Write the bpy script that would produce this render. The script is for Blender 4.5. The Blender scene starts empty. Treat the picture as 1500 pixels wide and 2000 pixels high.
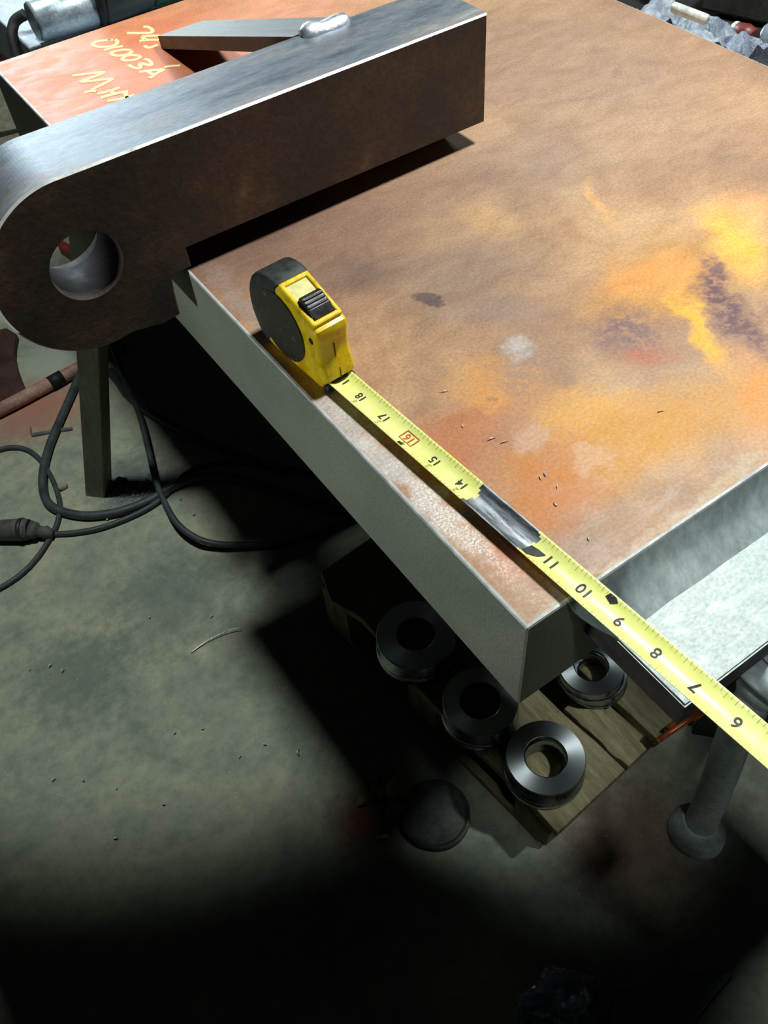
import bpy, bmesh, math, random
from mathutils import Vector, Matrix, noise
random.seed(7)
PI = math.pi
scene = bpy.context.scene
COL = scene.collection

# ------------------------------------------------------------------ camera
# world: origin = near top corner of the steel slab, X along its front edge,
# Y along its long left edge (away), Z up; metres.
RX = Vector((0.81888062, -0.57049518, -0.06300627))     # camera right
RD = Vector((-0.47982474, -0.62019528, -0.62058524))    # camera down
RF = Vector((0.3149647, 0.53841719, -0.78160359))       # camera forward
CAM = Vector((-0.18513253, -0.17602535, 0.42101637))
FPX = 1737.34
cd = bpy.data.cameras.new('camera')
cam = bpy.data.objects.new('camera', cd)
COL.objects.link(cam)
cd.sensor_fit = 'VERTICAL'
cd.sensor_height = 24.0
cd.lens = FPX / 2000.0 * 24.0
cd.clip_start = 0.02
m = Matrix.Identity(4)
for i in range(3):
    m[i][0] = RX[i]; m[i][1] = -RD[i]; m[i][2] = -RF[i]; m[i][3] = CAM[i]
cam.matrix_world = m
scene.camera = cam

# ------------------------------------------------------------------ exposure, world, lights
vs = scene.view_settings
vs.view_transform = 'Standard'; vs.look = 'None'; vs.gamma = 1.0
vs.exposure = 0.0; vs.use_curve_mapping = False
w = bpy.data.worlds.new('world'); scene.world = w; w.use_nodes = True
bg = w.node_tree.nodes['Background']
bg.inputs[0].default_value = (0.75, 0.9, 1.0, 1); bg.inputs[1].default_value = 0.0025

def aim(o, target):
    d = Vector(target) - o.location
    o.rotation_euler = d.to_track_quat('-Z', 'Y').to_euler()

def area(name, loc, target, sx, sy, power, col, spread=180):
    l = bpy.data.lights.new(name, 'AREA'); l.shape = 'RECTANGLE'; l.size = sx; l.size_y = sy
    l.energy = power; l.color = col; l.spread = math.radians(spread)
    o = bpy.data.objects.new(name, l); COL.objects.link(o); o.location = loc; aim(o, target); return o

def spot(name, loc, target, half, blend, power, col, rad):
    l = bpy.data.lights.new(name, 'SPOT'); l.spot_size = math.radians(half * 2); l.spot_blend = blend
    l.energy = power; l.color = col; l.shadow_soft_size = rad
    o = bpy.data.objects.new(name, l); COL.objects.link(o); o.location = loc; aim(o, target); return o

area('bench_lamp', (0.66, 0.26, 1.0), (0.3, 0.25, 0), 0.16, 0.16, 19.5, (0.95, 1.0, 0.97))
spot('floor_fill_spot', (0.02, 1.12, 1.8), (0.14, 1.28, -1.0), 19.8, 0.3, 150.0, (0.92, 1.0, 0.94), 0.10)  # added; cone edge stands in for the shadow of a person behind the camera
spot('left_face_fill', (-2.1, 0.25, 0.03), (0, 0.25, 0.19), 12.5, 0.5, 64.0, (0.92, 1.0, 0.94), 0.12)  # added low spot to brighten the slab's left face while sparing its top
spot('front_fill', (-0.20, -0.45, 1.4), (0.29, 0.12, -0.80), 6.0, 0.8, 26.0, (0.9, 1.0, 0.98), 0.05)  # added weak fill for the front faces and the pipe hook
spot('bushing_fill', (0.85, -0.60, 1.5), (0.285, 0.20, -0.82), 4.0, 0.6, 105.0, (0.9, 1.0, 0.98), 0.06)  # added narrow spot that brightens only the bushings and pallet front
spot('back_floor_fill', (-0.25, 2.9, 1.8), (0.05, 2.85, -1.0), 19.0, 0.5, 110.0, (0.92, 1.0, 0.94), 0.10)  # added to brighten the far floor visible through the lug eye
area('sheen_fill', (0.9, 4.2, 0.85), (0.3, 0.5, 0.25), 1.8, 0.5, 3.6, (0.78, 0.92, 1.0), 26)  # added narrow-spread light for a grazing sheen on lug top and slab

# ------------------------------------------------------------------ helpers
def P(px, py, z):
    """point of the horizontal plane at height z seen at this spot of the photograph"""
    d = RX * (px - 750) + RD * (py - 1000) + RF * FPX
    t = (z - CAM.z) / d.z
    return CAM + d * t

def lin(c):
    def f(v):
        v /= 255.0
        return v / 12.92 if v <= 0.04045 else ((v + 0.055) / 1.055) ** 2.4
    return (f(c[0]), f(c[1]), f(c[2]), 1.0)

class NT:
    def __init__(s, name):
        s.m = bpy.data.materials.new(name); s.m.use_nodes = True
        s.t = s.m.node_tree; s.b = s.t.nodes['Principled BSDF']
    def n(s, typ, **kw):
        nd = s.t.nodes.new(typ)
        for k, v in kw.items():
            if k.startswith('i'):
                nd.inputs[int(k[1:])].default_value = v
            else:
                setattr(nd, k, v)
        return nd
    def l(s, a, b): s.t.links.new(a, b)
    def coord(s): return s.n('ShaderNodeTexCoord').outputs['Object']
    def noise(s, vec, scale, detail=6, rough=0.6, dist=0.0):
        nd = s.n('ShaderNodeTexNoise'); nd.inputs['Scale'].default_value = scale
        nd.inputs['Detail'].default_value = detail; nd.inputs['Roughness'].default_value = rough
        nd.inputs['Distortion'].default_value = dist; s.l(vec, nd.inputs['Vector']); return nd
    def ramp(s, fac, stops):
        r = s.n('ShaderNodeValToRGB'); e = r.color_ramp.elements
        while len(e) < len(stops): e.new(0.5)
        for el, (p, c) in zip(e, stops): el.position = p; el.color = c
        s.l(fac, r.inputs[0]); return r.outputs[0]
    def mix(s, fac, a, b, mode='MIX'):
        x = s.n('ShaderNodeMix', data_type='RGBA', blend_type=mode)
        for sock, v in ((x.inputs[0], fac), (x.inputs[6], a), (x.inputs[7], b)):
            if hasattr(v, 'links'): s.l(v, sock)
            else: sock.default_value = v
        return x.outputs[2]
    def maprange(s, v, a, b, c, d, smooth=True):
        x = s.n('ShaderNodeMapRange'); x.interpolation_type = 'SMOOTHSTEP' if smooth else 'LINEAR'
        s.l(v, x.inputs[0])
        for i, q in enumerate((a, b, c, d)): x.inputs[i + 1].default_value = q
        return x.outputs[0]
    def bump(s, h, strength, dist):
        x = s.n('ShaderNodeBump'); x.inputs['Strength'].default_value = strength
        x.inputs['Distance'].default_value = dist; s.l(h, x.inputs['Height'])
        s.l(x.outputs[0], s.b.inputs['Normal']); return x

def mottled(name, cols, rough=0.6, metal=0.0, scale=30, bump=0.2, bdist=0.001, spec=0.5, fine=None, stretch=None):
    """noise mottled material; cols = list of (position, srgb)"""
    q = NT(name); v = q.coord()
    if stretch:
        mp = q.n('ShaderNodeMapping'); mp.inputs['Scale'].default_value = stretch; q.l(v, mp.inputs[0]); v = mp.outputs[0]
    a = q.noise(v, scale, 8, 0.65)
    c = q.ramp(a.outputs[0], [(p, lin(k)) for p, k in cols])
    f = q.noise(v, fine or scale * 9, 4, 0.7)
    c = q.mix(0.55, c, q.ramp(f.outputs[0], [(0.3, (0.25, 0.25, 0.25, 1)), (0.7, (0.75, 0.75, 0.75, 1))]), 'OVERLAY')
    q.l(c, q.b.inputs['Base Color'])
    q.b.inputs['Metallic'].default_value = metal
    q.l(q.maprange(a.outputs[0], 0.3, 0.7, rough - 0.12, rough + 0.12), q.b.inputs['Roughness'])
    q.b.inputs['Specular IOR Level'].default_value = spec
    if bump: q.bump(f.outputs[0], bump, bdist)
    return q.m

def plain(name, c, rough=0.5, metal=0.0, spec=0.5, var=0.25, scale=60):
    d = tuple(x * (1 - var) for x in c)
    return mottled(name, [(0.3, d), (0.65, c)], rough, metal, scale, 0.08, 0.0004, spec)

# ---- rust covered top of the slab: stains with their own places and shapes
def rust_top():
    q = NT('rusted_plate_top'); co = q.coord()
    wob = q.noise(co, 9.0, 5, 0.6)
    sub = q.n('ShaderNodeVectorMath', operation='SUBTRACT'); q.l(wob.outputs[1], sub.inputs[0]); sub.inputs[1].default_value = (0.5, 0.5, 0.5)
    scl = q.n('ShaderNodeVectorMath', operation='SCALE'); q.l(sub.outputs[0], scl.inputs[0]); scl.inputs['Scale'].default_value = 0.075
    wob2 = q.noise(co, 45.0, 4, 0.6)
    sub2 = q.n('ShaderNodeVectorMath', operation='SUBTRACT'); q.l(wob2.outputs[1], sub2.inputs[0]); sub2.inputs[1].default_value = (0.5, 0.5, 0.5)
    scl2 = q.n('ShaderNodeVectorMath', operation='SCALE'); q.l(sub2.outputs[0], scl2.inputs[0]); scl2.inputs['Scale'].default_value = 0.03
    ad = q.n('ShaderNodeVectorMath', operation='ADD'); q.l(co, ad.inputs[0]); q.l(scl.outputs[0], ad.inputs[1])
    ad2 = q.n('ShaderNodeVectorMath', operation='ADD'); q.l(ad.outputs[0], ad2.inputs[0]); q.l(scl2.outputs[0], ad2.inputs[1])
    sp = q.n('ShaderNodeSeparateXYZ'); q.l(ad2.outputs[0], sp.inputs[0])
    cb = q.n('ShaderNodeCombineXYZ'); q.l(sp.outputs[0], cb.inputs[0]); q.l(sp.outputs[1], cb.inputs[1]); cb.inputs[2].default_value = 1
    xy1 = cb.outputs[0]
    grit = q.noise(co, 130.0, 5, 0.7).outputs[0]
    big = q.noise(co, 7.0, 9, 0.62, 0.6)
    col = q.ramp(big.outputs[0], [(0.3, lin((146, 114, 92))), (0.45, lin((168, 130, 98))), (0.55, lin((184, 146, 108))), (0.7, lin((198, 164, 124)))])
    def blob(c, a, b, rgb, k, soft=1.0, tex=False):
        nonlocal col
        C = P(c[0], c[1], 0); A = P(a[0], a[1], 0) - C; B = P(b[0], b[1], 0) - C
        det = A.x * B.y - A.y * B.x
        i00, i01, i10, i11 = B.y / det, -B.x / det, -A.y / det, A.x / det
        d1 = q.n('ShaderNodeVectorMath', operation='DOT_PRODUCT'); q.l(xy1, d1.inputs[0]); d1.inputs[1].default_value = (i00, i01, -(i00 * C.x + i01 * C.y))
        d2 = q.n('ShaderNodeVectorMath', operation='DOT_PRODUCT'); q.l(xy1, d2.inputs[0]); d2.inputs[1].default_value = (i10, i11, -(i10 * C.x + i11 * C.y))
        cc = q.n('ShaderNodeCombineXYZ'); q.l(d1.outputs['Value'], cc.inputs[0]); q.l(d2.outputs['Value'], cc.inputs[1])
        ln = q.n('ShaderNodeVectorMath', operation='LENGTH'); q.l(cc.outputs[0], ln.inputs[0])
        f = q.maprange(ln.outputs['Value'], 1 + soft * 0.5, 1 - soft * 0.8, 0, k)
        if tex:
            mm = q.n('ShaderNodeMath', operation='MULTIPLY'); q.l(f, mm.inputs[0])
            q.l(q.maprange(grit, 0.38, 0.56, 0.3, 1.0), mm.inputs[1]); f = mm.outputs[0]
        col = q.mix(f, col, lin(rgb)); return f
    # far field: pale pinkish grey, salmon beyond the lug
    blob((1150, 130), (1500, 200), (1100, 330), (160, 132, 112), 0.85)
    blob((1000, 330), (1200, 300), (1050, 430), (150, 128, 112), 0.6)
    blob((250, 130), (520, 40), (330, 260), (190, 108, 74), 0.95)
    blob((560, 20), (720, -30), (620, 110), (184, 122, 96), 0.7)
    blob((130, 215), (190, 200), (150, 240), (196, 132, 112), 0.6)
    # near lug: dark brown grey
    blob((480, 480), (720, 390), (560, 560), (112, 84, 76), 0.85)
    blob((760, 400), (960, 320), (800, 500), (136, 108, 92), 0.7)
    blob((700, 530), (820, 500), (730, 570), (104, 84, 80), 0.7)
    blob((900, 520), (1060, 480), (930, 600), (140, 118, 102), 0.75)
    # middle and right: orange and yellow runs
    blob((1250, 850), (1500, 800), (1180, 950), (204, 142, 40), 0.95)
    blob((1050, 960), (1160, 930), (1010, 1090), (194, 116, 38), 0.92)
    blob((900, 860), (1020, 800), (930, 940), (182, 108, 58), 0.85)
    blob((1010, 1090), (1080, 1080), (1020, 1140), (200, 116, 74), 0.7)
    blob((1300, 550), (1450, 520), (1290, 640), (198, 140, 58), 0.8)
    blob((1450, 480), (1500, 560), (1390, 500), (236, 180, 66), 0.9)
    blob((1480, 420), (1520, 470), (1430, 440), (235, 170, 110), 0.7)
    blob((1370, 640), (1410, 730), (1350, 650), (236, 174, 44), 0.9)
    blob((1180, 400), (1205, 450), (1160, 400), (214, 164, 104), 0.7)
    blob((960, 430), (1010, 460), (940, 450), (190, 150, 106), 0.7)
    blob((1280, 540), (1380, 530), (1280, 570), (222, 150, 76), 0.7)
    blob((1150, 810), (1260, 800), (1140, 850), (222, 160, 66), 0.7)
    blob((960, 760), (1060, 790), (930, 800), (210, 146, 66), 0.7)
    blob((1420, 180), (1520, 220), (1400, 260), (170, 136, 108), 0.6)
    blob((1480, 780), (1530, 880), (1440, 800), (216, 138, 40), 0.7)
    # purple grey scale patches
    blob((1420, 600), (1480, 700), (1385, 610), (96, 62, 72), 0.95, 0.8, True)
    blob((1385, 530), (1400, 560), (1365, 535), (120, 88, 90), 0.8, 0.8, True)
    blob((1215, 640), (1300, 640), (1205, 690), (118, 90, 94), 0.9, 1.0, True)
    blob((1250, 690), (1300, 690), (1245, 712), (190, 92, 56), 0.6, 1.0, True)
    blob((1005, 720), (1060, 730), (990, 800), (146, 120, 108), 0.7, 1.0, True)
    blob((1000, 690), (1030, 695), (992, 722), (186, 176, 168), 0.85, 1.0)
    blob((960, 600), (1060, 590), (970, 630), (146, 124, 110), 0.7)
    blob((840, 572), (866, 572), (842, 582), (92, 76, 74), 0.9, 0.5)
    blob((938, 792), (952, 792), (938, 800), (96, 80, 70), 0.9, 0.5)
    blob((935, 790), (975, 785), (935, 812), (214, 150, 74), 0.5)
    blob((1045, 862), (1075, 855), (1050, 890), (196, 156, 126), 0.8, 0.5)
    blob((1150, 890), (1190, 880), (1150, 915), (206, 160, 116), 0.7, 0.5)
    # bare ground margin along the left edge and along the front edge
    shiny = blob((752, 885), (985, 1130), (724, 899), (196, 190, 184), 0.92, 0.8)
    blob((520, 640), (640, 770), (500, 655), (156, 138, 128), 0.7)
    blob((1065, 1195), (1110, 1165), (1050, 1175), (178, 164, 140), 0.9, 0.6)
    blob((1340, 1015), (1620, 830), (1330, 1002), (184, 158, 128), 0.75, 0.6)
    # speckle
    f1 = q.noise(co, 420, 3, 0.7)
    col = q.mix(0.6, col, q.ramp(f1.outputs[0], [(0.32, (0.34, 0.32, 0.32, 1)), (0.68, (0.66, 0.66, 0.66, 1))]), 'OVERLAY')
    mp = q.n('ShaderNodeMapping'); mp.inputs['Rotation'].default_value = (0, 0, 0.5); mp.inputs['Scale'].default_value = (1, 2.2, 1); q.l(co, mp.inputs[0])
    f2 = q.noise(mp.outputs[0], 26, 6, 0.7, 0.5)
    col = q.mix(0.35, col, q.ramp(f2.outputs[0], [(0.3, (0.36, 0.34, 0.34, 1)), (0.7, (0.64, 0.64, 0.64, 1))]), 'OVERLAY')
    q.l(col, q.b.inputs['Base Color'])
    # fine silvery scratches
    mp2 = q.n('ShaderNodeMapping'); mp2.inputs['Rotation'].default_value = (0, 0, -0.35); mp2.inputs['Scale'].default_value = (1, 14, 1); q.l(co, mp2.inputs[0])
    f3 = q.noise(mp2.outputs[0], 55, 3, 0.6)
    scr = q.maprange(f3.outputs[0], 0.735, 0.77, 0, 0.9)
    sm = q.n('ShaderNodeMath', operation='MULTIPLY'); q.l(shiny, sm.inputs[0])
    q.l(q.maprange(q.noise(co, 700, 2, 0.5).outputs[0], 0.42, 0.6, 0, 1.0), sm.inputs[1])
    mx = q.n('ShaderNodeMath', operation='MAXIMUM'); q.l(scr, mx.inputs[0]); q.l(sm.outputs[0], mx.inputs[1])
    q.l(mx.outputs[0], q.b.inputs['Metallic'])
    q.l(q.maprange(f2.outputs[0], 0.3, 0.7, 0.42, 0.62), q.b.inputs['Roughness'])
    q.b.inputs['Specular IOR Level'].default_value = 0.45
    q.bump(f1.outputs[0], 0.18, 0.0006)
    return q.m

def floor_mat():
    q = NT('stained_concrete'); co = q.coord()
    a = q.noise(co, 5.5, 10, 0.66, 0.4)
    col = q.ramp(a.outputs[0], [(0.3, lin((118, 126, 114))), (0.45, lin((146, 153, 138))), (0.6, lin((168, 170, 149))), (0.75, lin((182, 178, 155)))])
    b = q.noise(co, 38, 6, 0.75)
    col = q.mix(0.6, col, q.ramp(b.outputs[0], [(0.3, (0.3, 0.31, 0.31, 1)), (0.7, (0.68, 0.68, 0.66, 1))]), 'OVERLAY')
    # rust dust near the rods, oil stains
    def patch(c, r, rgb, k):
        nonlocal col
        d = q.n('ShaderNodeVectorMath', operation='DISTANCE'); q.l(co, d.inputs[0])
        C = P(c[0], c[1], -1.0); d.inputs[1].default_value = (C.x, C.y, -1.0)
        s = q.n('ShaderNodeMath', operation='MULTIPLY_ADD'); q.l(b.outputs[0], s.inputs[0]); s.inputs[1].default_value = r; q.l(d.outputs['Value'], s.inputs[2])
        col = q.mix(q.maprange(s.outputs[0], r * 1.7, r * 0.7, 0, k), col, lin(rgb))
    patch((90, 790), 0.14, (176, 116, 98), 0.8)
    patch((20, 820), 0.12, (170, 120, 104), 0.6)
    patch((255, 945), 0.11, (84, 92, 96), 0.8)
    patch((1230, 1640), 0.14, (120, 40, 34), 0.55)
    patch((720, 1600), 0.07, (120, 50, 40), 0.8)
    patch((110, 715), 0.09, (178, 180, 172), 0.6)
    patch((150, 1320), 0.12, (96, 108, 102), 0.6)
    patch((330, 1180), 0.14, (96, 106, 104), 0.5)
    sp = q.noise(co, 260, 2, 0.5)
    col = q.mix(q.maprange(sp.outputs[0], 0.72, 0.76, 0, 1), col, lin((225, 225, 220)))
    q.l(col, q.b.inputs['Base Color']); q.b.inputs['Roughness'].default_value = 0.75
    q.b.inputs['Specular IOR Level'].default_value = 0.3
    q.bump(b.outputs[0], 0.25, 0.002)
    return q.m

def brushed(name, col, rough, aniso, rot=0.0):
    q = NT(name)
    q.b.inputs['Base Color'].default_value = lin(col); q.b.inputs['Metallic'].default_value = 1.0
    q.b.inputs['Roughness'].default_value = rough; q.b.inputs['Anisotropic'].default_value = aniso
    q.b.inputs['Anisotropic Rotation'].default_value = rot
    t = q.n('ShaderNodeTangent'); t.direction_type = 'RADIAL'; t.axis = 'Z'
    q.l(t.outputs[0], q.b.inputs['Tangent'])
    return q.m

M = {}
M['rust'] = rust_top()
M['floor'] = floor_mat()
M['cut'] = mottled('saw_cut_steel', [(0.25, (128, 134, 122)), (0.5, (142, 147, 134)), (0.75, (152, 154, 140))], 0.55, 0.2, 9, 0.06, 0.0004, fine=500)
M['edge'] = mottled('worn_bright_edge', [(0.3, (212, 215, 213)), (0.6, (246, 247, 246))], 0.35, 0.25, 60, 0.3, 0.0005)
M['scale'] = mottled('brown_mill_scale', [(0.28, (40, 34, 32)), (0.45, (58, 47, 41)), (0.56, (74, 56, 43)), (0.66, (96, 72, 52)), (0.76, (128, 104, 82))], 0.6, 0.0, 13, 0.4, 0.0012, 0.4, fine=170)
M['blue'] = mottled('blued_flame_cut_steel', [(0.3, (98, 106, 116)), (0.48, (134, 144, 154)), (0.6, (150, 146, 144)), (0.72, (166, 176, 184))], 0.42, 0.55, 6, 0.15, 0.0006, fine=160, stretch=(1, 5, 1))
M['bore'] = mottled('rusty_bore', [(0.3, (40, 30, 27)), (0.6, (66, 50, 42))], 0.7, 0.0, 30, 0.2)
M['bar'] = mottled('dark_flat_bar', [(0.3, (86, 88, 88)), (0.6, (118, 122, 120))], 0.5, 0.3, 14, 0.1, stretch=(8, 1, 1))
M['barside'] = mottled('brown_bar_edge', [(0.3, (60, 44, 38)), (0.6, (84, 62, 50))], 0.65, 0.0, 40, 0.2)
M['weld'] = mottled('bright_weld_metal', [(0.3, (170, 174, 190)), (0.6, (226, 230, 240))], 0.35, 0.7, 90, 0.5, 0.001)
M['fillet'] = mottled('ground_weld_steel', [(0.3, (146, 158, 160)), (0.5, (166, 178, 178)), (0.7, (186, 196, 194))], 0.5, 0.2, 9, 0.1, 0.0004, stretch=(1.6, 1, 1))
M['ground'] = mottled('bright_ground_steel', [(0.3, (112, 124, 122)), (0.5, (146, 158, 155)), (0.66, (190, 198, 195))], 0.5, 0.15, 34, 0.15, 0.0005, stretch=(1, 1.5, 1))
M['scaledark'] = mottled('dark_scale', [(0.3, (46, 44, 42)), (0.6, (70, 66, 60))], 0.6, 0.1, 30, 0.2)
M['chalk'] = plain('cream_paint_marker', (255, 226, 160), 0.8, var=0.08, scale=200)
M['yellow'] = mottled('scuffed_yellow_plastic', [(0.28, (196, 158, 8)), (0.5, (240, 204, 12)), (0.7, (250, 222, 40))], 0.38, 0, 120, 0.06, 0.0003)
M['rubber'] = plain('black_rubber', (52, 58, 58), 0.5, var=0.3, scale=150)
M['button'] = plain('black_plastic', (46, 48, 50), 0.4, var=0.2, scale=150)
M['sticker'] = mottled('scratched_dark_label', [(0.35, (34, 32, 26)), (0.6, (52, 49, 36)), (0.74, (130, 126, 90))], 0.45, 0, 130, 0.1, stretch=(1, 1, 3))
M['window'] = mottled('pale_label', [(0.35, (196, 190, 110)), (0.6, (232, 224, 150))], 0.5, 0, 140, 0.05)
M['blade'] = mottled('yellow_tape_blade', [(0.3, (232, 236, 128)), (0.6, (242, 245, 152))], 0.38, 0, 25, 0.0, spec=0.5)
M['baremetal'] = mottled('worn_bare_blade', [(0.3, (96, 102, 108)), (0.6, (140, 146, 152))], 0.38, 0.8, 60, 0.05, stretch=(1, 6, 1))
M['ink'] = plain('black_ink', (30, 32, 26), 0.6, var=0.1)
M['inkfaint'] = plain('faded_ink', (168, 172, 84), 0.6, var=0.1)
M['inkred'] = plain('red_ink', (214, 96, 50), 0.6, var=0.1)
M['inktick'] = plain('tick_ink', (192, 196, 110), 0.6, var=0.1)
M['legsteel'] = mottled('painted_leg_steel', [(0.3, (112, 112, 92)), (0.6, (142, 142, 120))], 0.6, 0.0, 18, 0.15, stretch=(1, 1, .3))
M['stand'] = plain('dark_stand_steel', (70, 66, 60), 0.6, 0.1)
M['cable'] = plain('dusty_black_cable', (70, 78, 82), 0.55, var=0.3, scale=40)
M['plug'] = mottled('dusty_plug', [(0.35, (58, 62, 60)), (0.6, (96, 98, 92))], 0.7, 0, 50, 0.3)
M['wood'] = mottled('grey_pallet_wood', [(0.3, (110, 100, 74)), (0.5, (146, 136, 104)), (0.7, (166, 156, 124))], 0.8, 0, 16, 0.4, 0.002, 0.2, stretch=(6, .7, 1))
M['turned'] = brushed('turned_steel', (200, 208, 212), 0.36, 0.75)
M['turnedside'] = mottled('turned_steel_side', [(0.35, (140, 150, 154)), (0.6, (176, 184, 186))], 0.28, 1.0, 40, 0.0)
M['copper'] = plain('copper_coated_rod', (236, 126, 76), 0.35, 0.6)
M['black'] = plain('soot_black', (22, 20, 20), 0.7)
M['greypipe'] = mottled('grey_painted_pipe', [(0.3, (112, 122, 122)), (0.55, (150, 158, 156)), (0.7, (166, 170, 162))], 0.5, 0.1, 18, 0.1)
M['green'] = plain('green_tool_plastic', (24, 84, 48), 0.45)
M['silver'] = mottled('dusty_aluminium', [(0.3, (120, 136, 150)), (0.6, (168, 182, 190))], 0.4, 0.6, 40, 0.1)
M['greyblock'] = mottled('grey_scale_block', [(0.3, (120, 132, 146)), (0.55, (160, 172, 182)), (0.7, (176, 186, 192))], 0.55, 0.3, 40, 0.4, 0.001)
M['slag'] = mottled('blue_grey_slag', [(0.3, (104, 112, 130)), (0.5, (148, 158, 172)), (0.7, (196, 204, 210))], 0.4, 0.5, 60, 0.6, 0.003)
M['white'] = plain('white_rod', (235, 238, 230), 0.4)
M['redgrip'] = plain('red_brown_grip', (120, 46, 34), 0.5)
M['stone'] = mottled('ochre_stone', [(0.3, (130, 112, 66)), (0.6, (186, 164, 100))], 0.9, 0, 60, 0.5)
M['stonegrey'] = mottled('grey_stone', [(0.3, (90, 98, 90)), (0.6, (140, 146, 136))], 0.9, 0, 60, 0.5)
M['chip'] = plain('bright_steel_chip', (240, 244, 240), 0.3, 0.3)
M['redpaint'] = plain('red_painted_bar', (176, 54, 44), 0.5)
M['sheet'] = plain('grey_sheet', (120, 126, 132), 0.5, 0.3)
M['foil'] = plain('crumpled_plastic', (150, 156, 170), 0.25, 0.4)
M['bench'] = plain('sooty_bench_steel', (38, 36, 36), 0.7)
M['pale'] = plain('pale_board', (176, 172, 152), 0.8)
M['rustpipe'] = mottled('rusty_pipe', [(0.3, (120, 96, 88)), (0.55, (170, 130, 116)), (0.7, (190, 160, 146))], 0.7, 0, 20, 0.2)
M['darkrust'] = mottled('dark_red_rust', [(0.3, (48, 30, 30)), (0.6, (72, 44, 40))], 0.7, 0, 20, 0.2)

def obj(name, bm, mats, parent=None, smooth=False):
    me = bpy.data.meshes.new(name); bm.to_mesh(me); bm.free()
    if not isinstance(mats, (list, tuple)): mats = [mats]
    for k in mats: me.materials.append(M[k] if isinstance(k, str) else k)
    if smooth:
        for p in me.polygons: p.use_smooth = True
        if smooth == 'auto': me.set_sharp_from_angle(angle=math.radians(32))
    o = bpy.data.objects.new(name, me); COL.objects.link(o)
    if parent:
        o.parent = parent
        o.matrix_parent_inverse = Matrix.Identity(4)
    return o

def tag(o, label, cat, group=None):
    o['label'] = label; o['category'] = cat
    if group: o['group'] = group
    return o

def thing(name, label, cat, loc=(0, 0, 0), rz=0.0, group=None):
    o = bpy.data.objects.new(name, None); COL.objects.link(o)
    o.empty_display_size = 0.02
    o.location = loc; o.rotation_euler = (0, 0, rz)
    return tag(o, label, cat, group)

def box(bm, c, s, rot=None, bev=0.0, mi=0):
    r = bmesh.ops.create_cube(bm, size=1.0)
    vs_ = r['verts']
    mt = Matrix.Translation(Vector(c)) @ (rot.to_4x4() if rot else Matrix.Identity(4)) @ Matrix.Diagonal((s[0], s[1], s[2], 1))
    bmesh.ops.transform(bm, matrix=mt, verts=vs_)
    fs = {f for v in vs_ for f in v.link_faces}
    for f in fs: f.material_index = mi
    if bev:
        es = list({e for v in vs_ for e in v.link_edges})
        bmesh.ops.bevel(bm, geom=es, offset=bev, segments=2, affect='EDGES', profile=0.5)
    return bm

def prism(bm, pts, axis, lo, hi, bev=0.0, mi=0, seg=2):
    """polygon pts (2D) extruded along axis 0/1/2 from lo to hi"""
    def mk(p, h):
        if axis == 0: return (h, p[0], p[1])
        if axis == 1: return (p[0], h, p[1])
        return (p[0], p[1], h)
    a = [bm.verts.new(mk(p, lo)) for p in pts]; b = [bm.verts.new(mk(p, hi)) for p in pts]
    fs = [bm.faces.new(a), bm.faces.new(b)]
    n = len(pts)
    for i in range(n): fs.append(bm.faces.new((a[i], a[(i + 1) % n], b[(i + 1) % n], b[i])))
    for f in fs: f.material_index = mi
    bmesh.ops.recalc_face_normals(bm, faces=fs)
    if bev:
        caps = list(fs[0].edges) + list(fs[1].edges)
        bmesh.ops.bevel(bm, geom=caps, offset=bev, segments=seg, affect='EDGES', profile=0.5)
    return bm

def tube(bm, pts, r, n=10, caps=True, mi=0):
    """tube through 3D points; r number or list"""
    pts = [Vector(p) for p in pts]
    rs = r if isinstance(r, (list, tuple)) else [r] * len(pts)
    rings = []; up = None
    for i, p in enumerate(pts):
        t = (pts[min(i + 1, len(pts) - 1)] - pts[max(i - 1, 0)]).normalized()
        if up is None:
            up = Vector((0, 0, 1)) if abs(t.z) < 0.9 else Vector((1, 0, 0))
        a = up - t * up.dot(t)
        a.normalize(); b = t.cross(a); up = a
        rings.append([bm.verts.new(p + (a * math.cos(2 * PI * k / n) + b * math.sin(2 * PI * k / n)) * rs[i]) for k in range(n)])
    for i in range(len(rings) - 1):
        for k in range(n):
            f = bm.faces.new((rings[i][k], rings[i][(k + 1) % n], rings[i + 1][(k + 1) % n], rings[i + 1][k])); f.smooth = True; f.material_index = mi
    if caps:
        f = bm.faces.new(rings[0][::-1]); f.material_index = mi
        f = bm.faces.new(rings[-1]); f.material_index = mi
    return bm

def lathe(bm, prof, n=48, closed=True, mi=None):
    """prof = list of (r, z) revolved about z; closed profile loop"""
    rings = [[bm.verts.new((r * math.cos(2 * PI * k / n), r * math.sin(2 * PI * k / n), z)) for k in range(n)] for r, z in prof]
    m_ = len(prof)
    for i in range(m_ if closed else m_ - 1):
        j = (i + 1) % m_
        for k in range(n):
            f = bm.faces.new((rings[i][k], rings[i][(k + 1) % n], rings[j][(k + 1) % n], rings[j][k]))
            if mi: f.material_index = mi[i]
    bmesh.ops.recalc_face_normals(bm, faces=bm.faces)
    return bm

def spline(pts, n=8):
    """catmull-rom through points"""
    pts = [Vector(p) for p in pts]; out = []
    for i in range(len(pts) - 1):
        p0 = pts[max(i - 1, 0)]; p1 = pts[i]; p2 = pts[i + 1]; p3 = pts[min(i + 2, len(pts) - 1)]
        for k in range(n):
            t = k / n
            out.append(0.5 * ((2 * p1) + (p2 - p0) * t + (2 * p0 - 5 * p1 + 4 * p2 - p3) * t * t + (3 * p1 - p0 - 3 * p2 + p3) * t ** 3))
    out.append(pts[-1]); return out

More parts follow.
